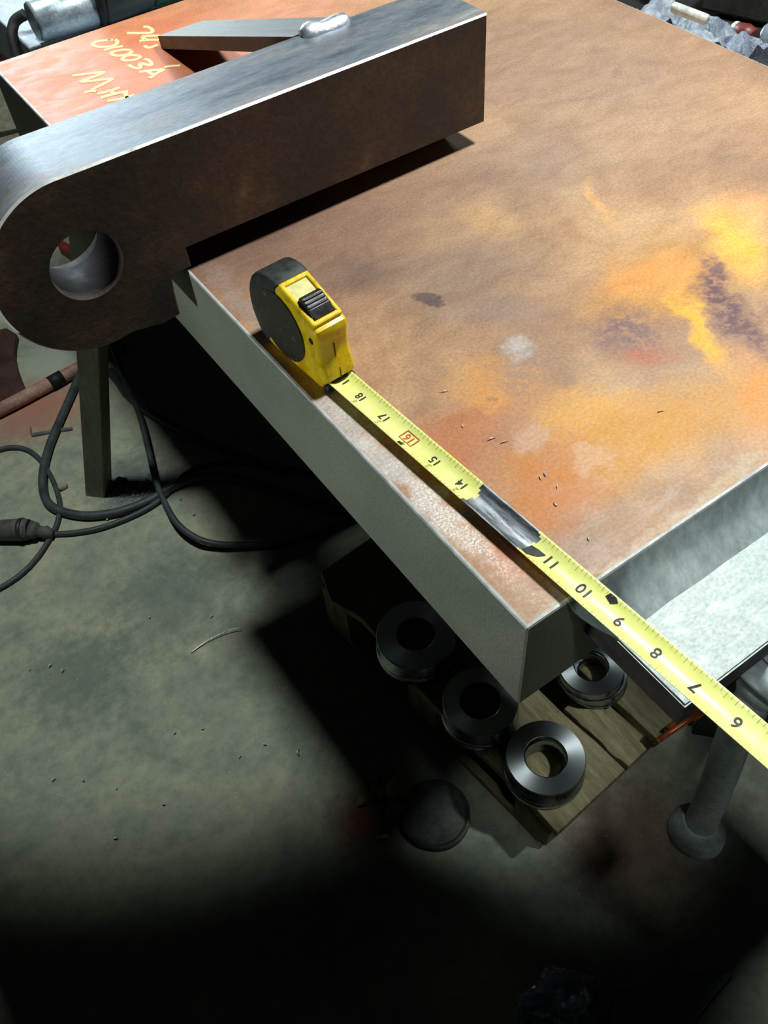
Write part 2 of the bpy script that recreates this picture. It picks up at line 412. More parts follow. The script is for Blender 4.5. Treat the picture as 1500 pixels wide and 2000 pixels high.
def rock(bm, c, s, seed, sub=2, amp=0.3):
    r = bmesh.ops.create_icosphere(bm, subdivisions=sub, radius=1.0)
    for v in r['verts']:
        k = 1 + amp * noise.noise(v.co * 1.3 + Vector((seed * 7.1, seed * 3.3, seed)))
        k += amp * 0.5 * noise.noise(v.co * 3.7 + Vector((seed, seed * 5.3, seed * 2)))
        v.co = Vector((v.co.x * s[0] * k, v.co.y * s[1] * k, v.co.z * s[2] * k)) + Vector(c)
    return bm

FL = -1.0
# ------------------------------------------------------------------ floor
bm = bmesh.new(); box(bm, (1.0, 2.5, FL - 0.05), (9, 9, 0.1))
fl = obj('floor', bm, 'floor'); fl['kind'] = 'structure'

# ------------------------------------------------------------------ the slab with its front flange
TH = 0.0915
slab = thing('steel_plate', 'thick rust-orange steel plate with yellow tape measure lying on it', 'steel plate')
bm = bmesh.new()
box(bm, (0.2925, 0.438, -TH / 2), (0.585, 0.876, TH))
bm.faces.ensure_lookup_table()
for f in bm.faces:
    f.material_index = 0 if f.normal.z > 0.9 else 1
es = [e for e in bm.edges if all(abs(v.co.z) < 1e-6 for v in e.verts)]
bmesh.ops.bevel(bm, geom=es, offset=0.0021, segments=2, affect='EDGES', profile=0.5, material=2)
es = [e for e in bm.edges if e.calc_length() > 0.07 and all(v.co.z < -0.0021 + 1e-4 for v in e.verts) and len(e.link_faces) == 2 and e.link_faces[0].normal.dot(e.link_faces[1].normal) < 0.1]
bmesh.ops.bevel(bm, geom=es, offset=0.0012, segments=1, affect='EDGES', material=1)
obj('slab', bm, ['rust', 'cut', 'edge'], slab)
# flange bar welded to the front face
FZ = -0.03; FT = 0.0225; FX0 = 0.049; FX1 = 0.46; FY = -0.0755
bm = bmesh.new()
pts = [(FX0, 0.0), (FX0, FY), (FX1, FY), (FX1, 0.0)]
prism(bm, pts, 2, FZ - FT, FZ)
es = [e for e in bm.edges if all(abs(v.co.z - FZ) < 1e-6 for v in e.verts)]
bmesh.ops.bevel(bm, geom=es, offset=0.0012, segments=2, affect='EDGES', material=2)
for f in bm.faces:
    if f.material_index == 0 and f.normal.z < 0.9: f.material_index = 1
fo = obj('flange_bar', bm, ['ground', 'scaledark', 'ground'], slab); fo['label'] = 'bright ground flange bar along the front'
# ground fillet weld between slab and flange bar
bm = bmesh.new(); N = 12
sec = []
for k in range(N + 1):
    t = k / N
    y = -0.0005 - 0.0235 * t; z = -0.0008 - 0.0295 * t
    bow = 0.0042 * math.sin(PI * t)
    sec.append((y + bow * 0.75, z - bow * 0.62, t))
xs = [None] + [0.075 + i * 0.016 for i in range(25)]
cols = []
for i, x in enumerate(xs):
    row = []
    for (y, z, t) in sec:
        xx = (0.0285 + 0.0215 * t ** 1.3) if x is None else x
        nz = 0.0006 * noise.noise(Vector((xx * 60, t * 2.0, 0))) if x is not None else 0
        row.append(bm.verts.new((xx, y, z + nz)))
    cols.append(row)
for i in range(len(cols) - 1):
    for k in range(N):
        f = bm.faces.new((cols[i][k], cols[i][k + 1], cols[i + 1][k + 1], cols[i + 1][k])); f.smooth = True
# left end closing wall down to the bar
backs = [bm.verts.new((v.co.x + 0.0005, 0.0005, v.co.z)) for v in cols[0]]
for k in range(N):
    bm.faces.new((cols[0][k], backs[k], backs[k + 1], cols[0][k + 1]))
bmesh.ops.recalc_face_normals(bm, faces=bm.faces)
obj('weld_fillet', bm, 'fillet', slab)['label'] = 'smooth grey ground weld band'

# painted handwriting
strokes = {
 'a': [[(940, 80), (990, 80), (1045, 115), (1035, 150), (960, 155), (740, 155)],
       [(920, 200), (1010, 190), (1130, 185)], [(890, 250), (1000, 240), (1130, 238)], [(920, 200), (960, 232), (1020, 243)],
       [(950, 310), (1000, 335), (1060, 320), (1110, 300)]],
 'b': [[(610, 240), (480, 245), (370, 260), (320, 290), (360, 320), (470, 325), (590, 300), (622, 262), (590, 240), (500, 244)],
       [(455, 365), (560, 335), (690, 315)],
       [(790, 365), (690, 360), (580, 380), (545, 405), (590, 430), (690, 428), (780, 400), (795, 372)],
       [(890, 432), (790, 425), (720, 440), (680, 470), (720, 490), (830, 480), (895, 450), (880, 430)],
       [(945, 475), (990, 480), (1035, 520), (1020, 550), (900, 525), (905, 575), (860, 588), (800, 570), (755, 545)],
       [(890, 630), (1000, 615), (1190, 595)], [(1200, 600), (1110, 640), (1010, 710)], [(985, 620), (1050, 660)],
       [(1195, 570), (1290, 558), (1390, 552)]],
 'c': [[(75, 675), (250, 655), (455, 635), (330, 690), (175, 750), (350, 735), (555, 715), (420, 790), (300, 850)], [(220, 880), (290, 865), (365, 865)],
       [(380, 895), (510, 865), (650, 820)], [(420, 945), (560, 905), (750, 865)], [(540, 870), (620, 905)],
       [(500, 985), (650, 960), (830, 910)], [(715, 875), (745, 965)], [(590, 1030), (680, 1020), (770, 1006)]]}
def ribbon(bm, pts, wd, h):
    L = []
    for i, p in enumerate(pts):
        t = (pts[min(i + 1, len(pts) - 1)] - pts[max(i - 1, 0)]); t.z = 0
        t.normalize(); s = Vector((-t.y, t.x, 0)) * wd / 2
        L.append([bm.verts.new(p - s), bm.verts.new(p - s * 0.9 + Vector((0, 0, h))), bm.verts.new(p + s * 0.9 + Vector((0, 0, h))), bm.verts.new(p + s)])
    for i in range(len(L) - 1):
        for k in range(3): bm.faces.new((L[i][k], L[i][k + 1], L[i + 1][k + 1], L[i + 1][k]))
    bmesh.ops.recalc_face_normals(bm, faces=bm.faces)
for key in 'abc':
    bm = bmesh.new()
    for st in strokes[key]:
        pts = [P(130 + x / 6.25, 40 + y / 6.25, 0.0) for x, y in st]
        ribbon(bm, spline(pts, 5), 0.0042, 0.0004)
    obj('handwritten_marking', bm, 'chalk', slab)['label'] = {'a': 'cream handwritten numerals, faded top line', 'b': 'cream handwritten 01003A', 'c': 'cream handwritten letters MHT'}[key]

# ------------------------------------------------------------------ lifting lug
LY0, LY1 = 0.405, 0.477
lug = thing('lifting_lug', 'heavy brown steel lifting lug with round eye hole standing across the plate', 'lifting lug', (0, 0, 0))
cx, cz, R = -0.0722, 0.0395, 0.0705
prof = [(0.2965, 0.1085), (0.2965, 0.0185), (0.0035, 0.0215), (0.0035, 0.0045), (-0.014, 0.0035), (-0.0155, -0.012), (-0.0163, -0.0325), (-0.03, -0.0345)]
for k in range(0, 97):
    a = math.radians(-78 - k * (194.0 / 96))
    prof.append((cx + R * math.cos(a), cz + R * math.sin(a)))
HR = 0.0263; HC = (-0.0725, 0.0408)
def lug_mesh():
    bm = bmesh.new()
    nh = 40
    hole = [(HC[0] + HR * math.cos(2 * PI * k / nh), HC[1] + HR * math.sin(2 * PI * k / nh)) for k in range(nh)]
    rows = {}
    ch = 0.0016
    levels = [(LY0, ch, 0.0), (LY0 + ch, 0.0, 0.0), (LY1 - ch, 0.0, 0.0), (LY1, ch, 0.0)]
    def inset(pts, d):
        n = len(pts); out = []
        for i in range(n):
            a = Vector(pts[i - 1]); b = Vector(pts[i]); c = Vector(pts[(i + 1) % n])
            t1 = (b - a).normalized(); t2 = (c - b).normalized()
            n1 = Vector((t1.y, -t1.x)); n2 = Vector((t2.y, -t2.x)); nn = (n1 + n2)
            nn = nn / max(0.6, nn.length) if nn.length > 1e-6 else n1
            out.append((b.x + nn.x * d, b.y + nn.y * d))
        return out
    area2 = sum(prof[i - 1][0] * prof[i][1] - prof[i][0] * prof[i - 1][1] for i in range(len(prof)))
    sgn = -1 if area2 > 0 else 1
    ins = inset(prof, sgn * ch)
    # face loops
    def ring(pts, y): return [bm.verts.new((p[0], y, p[1])) for p in pts]
    o0 = ring(ins, LY0); o1 = ring(prof, LY0 + ch); o2 = ring(prof, LY1 - ch); o3 = ring(ins, LY1)
    hc = [(HC[0] + (HR + 0.0012) * math.cos(2 * PI * k / nh), HC[1] + (HR + 0.0012) * math.sin(2 * PI * k / nh)) for k in range(nh)]
    h0 = ring(hc, LY0); h1 = ring(hole, LY0 + 0.006); h2 = ring(hole, 0.452); h3 = ring([(HC[0] + 0.038 * math.cos(2 * PI * k / nh), HC[1] + 0.038 * math.sin(2 * PI * k / nh)) for k in range(nh)], LY1)
    def band(a, b, mi, sm=False):
        n = len(a)
        for i in range(n):
            f = bm.faces.new((a[i], a[(i + 1) % n], b[(i + 1) % n], b[i])); f.material_index = mi; f.smooth = sm
    band(o0, o1, 2); band(o1, o2, 1); band(o2, o3, 1)
    band(h0, h1, 3); band(h1, h2, 3, True); band(h2, h3, 3)
    for o, h in ((o0, h0), (o3, h3)):
        es = []
        for L in (o, h):
            for i in range(len(L)):
                e = bm.edges.get((L[i], L[(i + 1) % len(L)])); es.append(e)
        r = bmesh.ops.triangle_fill(bm, use_beauty=True, use_dissolve=False, edges=es)
        for g in r['geom']:
            if isinstance(g, bmesh.types.BMFace): g.material_index = 0
    bmesh.ops.recalc_face_normals(bm, faces=bm.faces)
    return bm
bm = lug_mesh()
# underside and end keep the brown scale; only the upper cut edge is blue
for f in bm.faces:
    if f.material_index in (1, 2) and (f.calc_center_median().z < 0.012 or f.normal.z < -0.3 or f.normal.x > 0.7): f.material_index = 0
obj('lug_plate', bm, ['scale', 'blue', 'edge', 'bore'], lug)
bm = bmesh.new(); box(bm, (0.14, 0.452, 0.00975), (0.27, 0.030, 0.0195), bev=0.001)
obj('spacer_strip', bm, 'scaledark', lug)
# flat bar brace from plate up to the back of the lug
bm = bmesh.new()
A = Vector((0, 0.779, 0.0)); B = Vector((0, 0.4785, 0.1075))
d = (B - A).normalized(); nrm = Vector((0, -d.z, d.y)); nrm = nrm if nrm.z > 0 else -nrm
tk = 0.0125
quad = [A, B, B + nrm * 0.001 - d * 0.0 , A + nrm * tk]
q4 = [(A.y, A.z), (B.y, B.z - tk * 0.95), (B.y, B.z + 0.001), (A.y - d.y * 0.0 + 0.002, A.z + tk)]
prism(bm, q4, 0, 0.1575, 0.2105)
for f in bm.faces: f.material_index = 0 if f.normal.z > 0.5 else 1
br = obj('brace_bar', bm, ['bar', 'barside'], lug); br['label'] = 'dark flat bar brace leaning against the lug'
bm = bmesh.new()
pts = [Vector((0.1635 + 0.0445 * t, 0.4735 - 0.002 * math.sin(t * 3), 0.1075 + 0.0006 * math.sin(t * 9))) for t in [k / 10 for k in range(11)]]
tube(bm, pts, [0.0055, 0.0085, 0.0095, 0.0088, 0.0078, 0.0082, 0.0085, 0.0083, 0.008, 0.0072, 0.004], 12)
obj('weld_bead', bm, 'weld', br, True)['label'] = 'bright silver tack weld'

# ------------------------------------------------------------------ tape measure
TZ = 0.0055                      # height of the blade above the plate
P18 = P(708, 772, TZ); P6 = P(1440, 1410, TZ)
tdir = Vector((P6.x - P18.x, P6.y - P18.y, 0)); INCH = tdir.length / 12.0; tdir.normalize()
ctr = [(P(728, 819, TZ) + P(743, 783, TZ)) / 2, (P(1400, 1412, TZ) + P(1417, 1353, TZ)) / 2]
tdir = (ctr[1] - ctr[0]); tdir.z = 0; tdir.normalize()
rz = math.atan2(tdir.y, tdir.x)                       # local +x = blade direction (towards the hook)
s18 = (P18 - ctr[0]).dot(tdir)
mouth = P(651, 742, TZ); s_m = (mouth - ctr[0]).dot(tdir)
org = ctr[0] + tdir * s_m; org.z = 0
tm = thing('tape_measure', 'yellow and black tape measure with its blade pulled out over the rusty plate', 'tape measure', org, rz)
off18 = s18 - s_m                                     # local x of the 18 numeral
Wc = 0.0128                                           # half width of the case
side = [(0.0005, 0.0055), (0.0036, 0.009), (0.0036, 0.0165), (0.0005, 0.023), (-0.0002, 0.036), (0.002, 0.0455), (0.0005, 0.0505), (-0.004, 0.0525),
        (-0.039, 0.0635), (-0.050, 0.0655), (-0.063, 0.0625), (-0.074, 0.053), (-0.0805, 0.039), (-0.081, 0.024), (-0.076, 0.010), (-0.067, 0.002), (-0.055, 0.0), (-0.004, 0.0), (0.0, 0.003)]
def rounded(pts, n=4):
    return [(p.x, p.y) for p in spline([Vector((a, b, 0)) for a, b in pts], n)]
side = side[:8] + rounded(side[8:17], 4) + side[17:]
bm = bmesh.new(); prism(bm, side, 1, -Wc, Wc, bev=0.0032, seg=3)
obj('case_shell', bm, 'yellow', tm, 'auto')
# black rubber over the back and top
outer = [(-0.041, 0.0652), (-0.050, 0.0667), (-0.0635, 0.0638), (-0.0752, 0.0538), (-0.0818, 0.0394), (-0.0823, 0.0238), (-0.0772, 0.0092), (-0.0675, 0.0008)]
inner = [(-0.060, 0.012), (-0.066, 0.022), (-0.067, 0.034), (-0.062, 0.044), (-0.054, 0.051), (-0.043, 0.054)]
bm = bmesh.new(); prism(bm, rounded(outer) + rounded(inner), 1, -Wc - 0.0008, Wc + 0.0008, bev=0.0028, seg=3)
obj('rubber_bumper', bm, 'rubber', tm, 'auto')
for s in (-1, 1):
    bm = bmesh.new()
    ring = [(-0.0435 + 0.0275 * math.cos(2 * PI * k / 28), 0.0310 + 0.0270 * math.sin(2 * PI * k / 28)) for k in range(28)]
    prism(bm, ring, 1, s * (Wc - 0.0005), s * (Wc + 0.0012))
    obj('side_label', bm, 'sticker', tm)['label'] = 'dark scratched round label'
    bm = bmesh.new()
    ring = [(-0.0065 + 0.0024 * math.cos(2 * PI * k / 14), 0.0405 + 0.0024 * math.sin(2 * PI * k / 14)) for k in range(14)]
    prism(bm, ring, 1, s * (Wc - 0.001), s * (Wc + 0.0003))
    obj('screw_recess', bm, 'black', tm)  # solid black disc stands in for the shade inside the hole
# sloping front window with a raised rim, label and lock button
sl = Vector((-0.035, 0, 0.011)).normalized(); sn = Vector((-sl.z, 0, sl.x)); sn = sn if sn.z > 0 else -sn
p0 = Vector((-0.004, 0, 0.0525))
rot = Matrix((sl, Vector((0, 1, 0)), sn)).transposed()
def onslope(u, v, h): return p0 + sl * u + Vector((0, v, 0)) + sn * h
bm = bmesh.new()
box(bm, onslope(0.019, 0.0100, 0.0006), (0.039, 0.0034, 0.0036), rot, 0.0012)
box(bm, onslope(0.019, -0.0100, 0.0006), (0.039, 0.0034, 0.0036), rot, 0.0012)
box(bm, onslope(0.0005, 0, 0.0006), (0.0040, 0.0225, 0.0036), rot, 0.0012)
box(bm, onslope(0.0365, 0, 0.0006), (0.0040, 0.0225, 0.0036), rot, 0.0012)
obj('window_rim', bm, 'yellow', tm)
bm = bmesh.new(); box(bm, onslope(0.026, 0, 0.0004), (0.019, 0.0172, 0.0012), rot)
obj('front_label', bm, 'window', tm)['label'] = 'pale worn label above the lock'
bm = bmesh.new()
bp = [(0.0022, 0.0), (0.022, 0.0), (0.0205, 0.0050), (0.0175, 0.0066), (0.0085, 0.0052), (0.003, 0.0024)]
pp = [onslope(u, 0, h) for u, h in bp]
prism(bm, [(p.x, p.z) for p in pp], 1, -0.0082, 0.0082, bev=0.0008)
lk = obj('lock_button', bm, 'button', tm)
for k in range(3):
    bm = bmesh.new(); box(bm, onslope(0.010 + 0.003 * k, 0, 0.0056 + 0.0005 * k), (0.0014, 0.0150, 0.0014), rot, 0.0004)
    obj('grip_rib', bm, 'button', lk)
bm = bmesh.new(); box(bm, (0.0006, 0, 0.0034), (0.0066, 0.0238, 0.0048), None, 0.0012)
obj('mouth_guard', bm, 'rubber', tm)
bm = bmesh.new(); box(bm, (0.00385, 0, 0.0125), (0.0006, 0.0006, 0.009)); box(bm, (0.0003, 0, 0.030), (0.0008, 0.0006, 0.012))
obj('shell_seam', bm, 'barside', tm)
# blade
HB = 0.0093
x_end = off18 + 18 * INCH + 0.004
def bladez(v): return TZ - 0.0012 + 0.0028 * (v / HB) ** 2
bm = bmesh.new(); NV = 14
xsn = int(x_end / 0.002)
x13 = off18 + 4.62 * INCH; x12 = off18 + 6.32 * INCH
grid = []
for i in range(xsn + 1):
    x = x_end * i / xsn
    grid.append([bm.verts.new((x, -HB + 2 * HB * k / NV, bladez(-HB + 2 * HB * k / NV))) for k in range(NV + 1)])
for i in range(xsn):
    for k in range(NV):
        f = bm.faces.new((grid[i][k], grid[i + 1][k], grid[i + 1][k + 1], grid[i][k + 1])); f.smooth = True
        c = f.calc_center_median(); t = c.y / HB
        jit = 0.0035 * noise.noise(Vector((c.x * 90, c.y * 260, 3)))
        a = x13 - 0.006 * (t > 0.55) * t - 0.004 * (1 - t) + jit
        b = x12 + 0.007 * (0.2 - t) * (t > -0.5) + jit + (0.004 if t > 0.3 else 0)
        if a < c.x < b: f.material_index = 1
sol = obj('blade', bm, ['blade', 'baremetal'], tm)
md = sol.modifiers.new('thickness', 'SOLIDIFY'); md.thickness = 0.0003; md.offset = -1
def text_part(body, cx_, cv, size, mat, parent, name, bold=1.0):
    cu = bpy.data.curves.new('t', 'FONT'); cu.body = body; cu.size = 1.0; cu.align_x = 'CENTER'; cu.align_y = 'CENTER'; cu.offset = 0.012 * bold
    to = bpy.data.objects.new('t', cu); COL.objects.link(to)
    bpy.context.view_layer.update()
    me = bpy.data.meshes.new_from_object(to.evaluated_get(bpy.context.evaluated_depsgraph_get()))
    bpy.data.objects.remove(to)
    b2 = bmesh.new(); b2.from_mesh(me); bpy.data.meshes.remove(me)
    bmesh.ops.triangulate(b2, faces=b2.faces)
    for v in b2.verts:
        lx = cx_ - v.co.x * size            # reading direction runs back towards the case
        lv = cv - v.co.y * size             # letters stand towards the left edge of the plate
        v.co = Vector((lx, lv, bladez(lv) + 0.00025))
    bmesh.ops.recalc_face_normals(b2, faces=b2.faces)
    for f in b2.faces:
        if f.normal.z < 0: f.normal_flip()
    me = bpy.data.meshes.new(name); b2.to_mesh(me); b2.free(); me.materials.append(M[mat])
    o = bpy.data.objects.new(name, me); COL.objects.link(o); o.parent = parent
    return o
for n_ in range(1, 19):
    if n_ in (12, 13): continue
    x = off18 + (18 - n_) * INCH
    text_part(str(n_), x, 0.0003 if n_ > 12 else 0.0, 0.0080 if n_ > 12 else 0.0096, 'inkred' if n_ == 16 else 'ink', sol, 'numeral', 1.0)
    if n_ > 12:
        text_part(str(n_ - 12), x + 0.001, -0.0058, 0.0062, 'inkfaint', sol, 'small_numeral', 0.6)
text_part('1', 0.0068, 0.0015, 0.008, 'ink', sol, 'numeral')
# red box round 16 and the black mark beside the worn stretch
def flatquad(b2, pts):
    vs2 = [b2.verts.new((x, v, bladez(v) + 0.0003)) for x, v in pts]
    f = b2.faces.new(vs2); f.normal_update()
    if f.normal.z < 0: f.normal_flip()
bm = bmesh.new(); x = off18 + 2 * INCH
for (x0, x1, v0, v1) in ((x - .006, x + .006, -.0038, -.0032), (x - .006, x + .006, .0038, .0044), (x - .006, x - .0054, -.0038, .0044), (x + .0054, x + .006, -.0038, .0044)):
    flatquad(bm, [(x0, v0), (x1, v0), (x1, v1), (x0, v1)])
obj('red_box_mark', bm, 'inkred', sol)
bm = bmesh.new(); flatquad(bm, [(x - .002, -.0083), (x + .002, -.0083), (x + .002, -.006), (x - .002, -.006)])
obj('black_mark', bm, 'ink', sol)
bm = bmesh.new()
flatquad(bm, [(x12 + .0005, -.0075), (x12 + .0045, -.0075), (x12 + .0095, -.0035), (x12 + .0062, .0008), (x12 + .0015, .0)])
flatquad(bm, [(x12 + .0062, .0008), (x12 + .0095, -.0035), (x12 + .012, .001)])
obj('arrow_mark', bm, 'ink', sol)
bm = bmesh.new(); xa = off18 + 8.55 * INCH
flatquad(bm, [(xa - .004, .0055), (xa + .001, .004), (xa + .004, .0068), (xa + .001, .0085), (xa - .003, .0083)])
obj('black_mark', bm, 'ink', sol)
bm = bmesh.new(); x = 0.006; i = 0
while x < x_end - 0.01:
    k = round((x - off18) / INCH * 16)
    x = off18 + (k) * INCH / 16
    if not (x13 - 0.004 < x < x12 + 0.004):
        L = 0.0038 if k % 16 == 8 else 0.0030 if k % 8 == 4 else 0.0022 if k % 4 == 2 else 0.0015
        if k % 2 == 0:
            flatquad(bm, [(x - .00012, HB - 0.0002), (x + .00012, HB - 0.0002), (x + .00012, HB - L), (x - .00012, HB - L)])
            flatquad(bm, [(x - .00012, -HB + 0.0002), (x + .00012, -HB + 0.0002), (x + .00012, -HB + L * 0.7), (x - .00012, -HB + L * 0.7)])
    x += INCH / 16
tk_ = obj('graduation_ticks', bm, 'inktick', sol); tk_['kind'] = 'stuff'
bm = bmesh.new(); box(bm, (x_end, 0, TZ - 0.004), (0.0012, 0.016, 0.012), None, 0.0004); box(bm, (x_end - 0.006, 0, TZ + 0.0004), (0.013, 0.010, 0.0010))
obj('end_hook', bm, 'silver', sol)

# ------------------------------------------------------------------ stand under the plate
st = thing('steel_stand', 'steel stand with splayed square leg holding up the rusty plate', 'stand', (0, 0, 0))
bm = bmesh.new()
for x in (0.15, 0.52): box(bm, (x, 0.99, -TH - 0.03), (0.05, 1.82, 0.06), None, 0.002)
for y in (0.12, 0.70, 1.17, 1.85): box(bm, (0.335, y, -TH - 0.03), (0.32, 0.05, 0.06), None, 0.002)
obj('top_frame', bm, 'stand', st)
def leg(base, top, wd, mk):
    bm = bmesh.new(); base = Vector(base); top = Vector(top)
    ax = (top - base)
    rr = wd / math.sqrt(2)
    a = [bm.verts.new(base + Vector((rr * math.cos(k * PI / 2 - PI / 2), rr * math.sin(k * PI / 2 - PI / 2), 0))) for k in range(4)]
    b = [bm.verts.new(top + Vector((rr * math.cos(k * PI / 2 - PI / 2), rr * math.sin(k * PI / 2 - PI / 2), 0))) for k in range(4)]
    bm.faces.new(a[::-1]); bm.faces.new(b)
    for k in range(4): bm.faces.new((a[k], a[(k + 1) % 4], b[(k + 1) % 4], b[k]))
    es = [e for e in bm.edges if abs(e.verts[0].co.z - e.verts[1].co.z) > 0.1]
    bmesh.ops.bevel(bm, geom=es, offset=0.002, segments=2, affect='EDGES')
    bmesh.ops.recalc_face_normals(bm, faces=bm.faces)
    obj('leg', bm, mk, st)
lb = P(204, 972, FL)
lb = lb + Vector((0, 0.030, 0))
lt_ = P(193, 690, -0.6) + Vector((0, 0.030, 0)); ext = (lt_ - lb) * ((-TH - 0.06 + 1.0) / 0.4)
leg(lb, lb + ext, 0.044, 'legsteel')
leg((0.56, 1.88, FL), (0.52, 1.80, -TH - 0.06), 0.044, 'stand')
leg((0.555, 0.10, FL), (0.53, 0.13, -TH - 0.06), 0.044, 'stand')
leg((0.40, 0.74, FL), (0.40, 0.70, -TH - 0.06), 0.044, 'stand')

# ------------------------------------------------------------------ floor cables and odds and ends
def cable(name, px, r, label, z=None, mat='cable', smooth=6):
    pts = []
    for i, p in enumerate(px):
        h = (p[2] if len(p) > 2 else 0.0)
        pts.append(P(p[0], p[1], FL + r + h))
    bm = bmesh.new(); tube(bm, spline(pts, smooth), r, 10)
    return tag(obj(name, bm, mat), label, 'cable')
cable('power_cable', [(290, 545), (235, 620), (185, 660), (163, 700), (150, 745), (122, 810), (97, 870), (84, 925), (88, 972), (112, 995), (165, 1007), (230, 1000), (290, 978), (335, 952), (390, 932), (470, 935), (560, 965), (680, 1000), (840, 1010)], 0.0095,
      'thick black cable curling in a loop on the floor past the stand leg')
cable('extension_cord', [(-60, 900), (-20, 884), (20, 874), (52, 878), (80, 900), (104, 940), (117, 985), (112, 1020), (98, 1050), (70, 1092), (30, 1130), (-30, 1165)], 0.0055,
      'thin dark cord arching over the floor at the left picture edge')
cable('plug_cord', [(104, 1043), (150, 1040), (200, 1030), (258, 1008), (305, 982), (340, 950), (365, 925), (420, 905), (520, 905), (640, 930), (800, 940)], 0.006,
      'thin black cord running out of the dusty plug')
cable('hanging_cord', [(205, 640, .06), (224, 690, .05), (245, 745, .04), (272, 810, .035), (289, 875, .03), (303, 935, .03), (322, 982, .028), (346, 1022, .025), (382, 1050, .02), (422, 1062, .012), (470, 1064, .008), (560, 1060, 0), (680, 1020, 0), (840, 960, 0)], 0.0065,
      'black cord sweeping down from under the lug eye to the shadow')
cable('short_hose', [(215, 725), (232, 745), (248, 768), (300, 810), (420, 870), (560, 920)], 0.010, 'short dark hose behind the stand leg')
pl = thing('cable_plug', 'dusty black cable plug lying on the floor beside the cord loop', 'plug', (0, 0, 0))
a = P(-8, 1036, FL + .024); b = P(58, 1034, FL + .024); c = P(104, 1043, FL + .012)
bm = bmesh.new(); tube(bm, [a, a.lerp(b, .7), a.lerp(b, .75), b], [0.021, 0.023, 0.0235, 0.021], 14); obj('plug_body', bm, 'plug', pl)
bm = bmesh.new(); tube(bm, [a.lerp(b, .72), a.lerp(b, .84)], 0.0245, 14); obj('collar', bm, 'rubber', pl)
bm = bmesh.new(); tube(bm, [b, b.lerp(c, .3), b.lerp(c, .35), b.lerp(c, .6), b.lerp(c, .65), c], [0.019, 0.017, 0.012, 0.012, 0.015, 0.008], 12); obj('strain_relief', bm, 'plug', pl)
bm = bmesh.new(); tube(bm, [P(-70, 1040, FL + .01), P(-8, 1036, FL + .02)], 0.008, 10); obj('cord_stub', bm, 'cable', pl)

bm = bmesh.new(); tube(bm, [P(-30, 815, FL + .016), P(30, 785, FL + .016), P(100, 748, FL + .016), P(190, 700, FL + .016), P(240, 672, FL + .016)], 0.016, 14)
rp = tag(obj('rusty_pipe', bm, 'rustpipe'), 'rusty pink pipe lying on the floor left of the stand leg', 'pipe')
bm = bmesh.new(); tube(bm, [P(97, 750, FL + .016), P(122, 736, FL + .016)], 0.0175, 14); o = obj('black_sleeve', bm, 'black', rp)
bm = bmesh.new()
pz = [(-90, 665), (12, 640), (32, 652), (28, 672), (27, 692), (31, 712), (38, 732), (51, 764), (35, 772), (15, 786), (-90, 800)]
prism(bm, [(P(x, y, FL + .02).x, P(x, y, FL + .02).y) for x, y in pz], 2, FL, FL + .02, bev=0.002)
tag(obj('steel_offcut', bm, 'darkrust'), 'dark brown steel offcut with curved edge on the floor at left', 'steel offcut')
bm = bmesh.new()
pz = [(58, 846), (60, 832), (62, 847), (85, 843), (110, 838), (141, 835), (141, 839), (112, 843), (84, 848), (62, 852)]
prism(bm, [(P(x, y, FL + .004).x, P(x, y, FL + .004).y) for x, y in pz], 2, FL + .001, FL + .006)
tag(obj('metal_strip', bm, 'sheet'), 'thin crooked grey metal strip on the floor under the black cable', 'metal strip')
bm = bmesh.new()
pz = [(112, 478), (124, 470), (175, 502), (165, 514)]
prism(bm, [(P(x, y, FL + .03).x, P(x, y, FL + .03).y) for x, y in pz], 2, FL, FL + .03)
tag(obj('red_bar', bm, 'redpaint'), 'red painted flat bar on the floor seen through the lug eye', 'bar')
bm = bmesh.new(); tube(bm, [P(149, 440, FL + .012), P(156, 462, FL + .012), P(168, 490, FL + .012), P(185, 530, FL + .012)], 0.012, 8)
tag(obj('dark_rod', bm, 'black'), 'black rod on the floor seen through the lug eye', 'rod')

# small bright chips and stones
def chip(px, py, L, wd, ang, label, group=None, z=FL):
    c = P(px, py, z); bm = bmesh.new()
    pts = [Vector((L * (t - .5), wd * 1.5 * math.sin(t * 3), wd * 1.3 + wd * math.sin(t * 4))) for t in (0, .25, .5, .75, 1)]
    tube(bm, pts, [wd * .3, wd * .8, wd, wd * .7, wd * .2], 6)
    o = obj('metal_chip', bm, 'chip'); o.location = c; o.rotation_euler = (0, 0, ang)
    return tag(o, label, 'metal chip', group)
for (x, y, L, wd) in [(585, 1470, .012, .0022), (125, 1312, .006, .002), (227, 1635, .009, .002), (100, 1303, .007, .002), (322, 1570, .005, .0018), (295, 1206, .006, .0018),
                      (415, 1206, .008, .0015), (519, 1453, .006, .0018), (343, 1434, .005, .0016), (166, 1524, .005, .0018), (107, 1525, .007, .0018), (470, 1480, .005, .0015), (230, 1540, .004, .0015), (396, 1423, .006, .0014), (60, 1310, .004, .0016), (355, 977, .006, .002), (380, 1005, .006, .002), (210, 1015, .006, .002), (400, 1063, .006, .002)]:
    chip(x, y, L, wd, random.uniform(0, 3), 'tiny bright metal chip scattered on the lit concrete floor', 'metal chips on the floor')
for (x, y, L, an) in [(866, 765, .007, 2.7), (960, 859, .007, -.2), (985, 865, .006, -.3), (1056, 932, .005, 1.0), (1065, 926, .005, 1.0), (1090, 950, .004, .5), (1085, 985, .004, 1.5), (1290, 805, .005, -.4), (905, 832, .004, .8), (1150, 1052, .004, 1.0)]:
    chip(x, y, L, .0004, an, 'tiny silver sliver standing in for a white scratch on the rusty plate', 'slivers standing in for scratches on the plate', 0.0)  # added slivers drawn in place of white scratch marks on the slab
chip(752, 1641, .028, .003, -.65, 'long shiny metal chip in the shade beside the stones')
bm = bmesh.new()
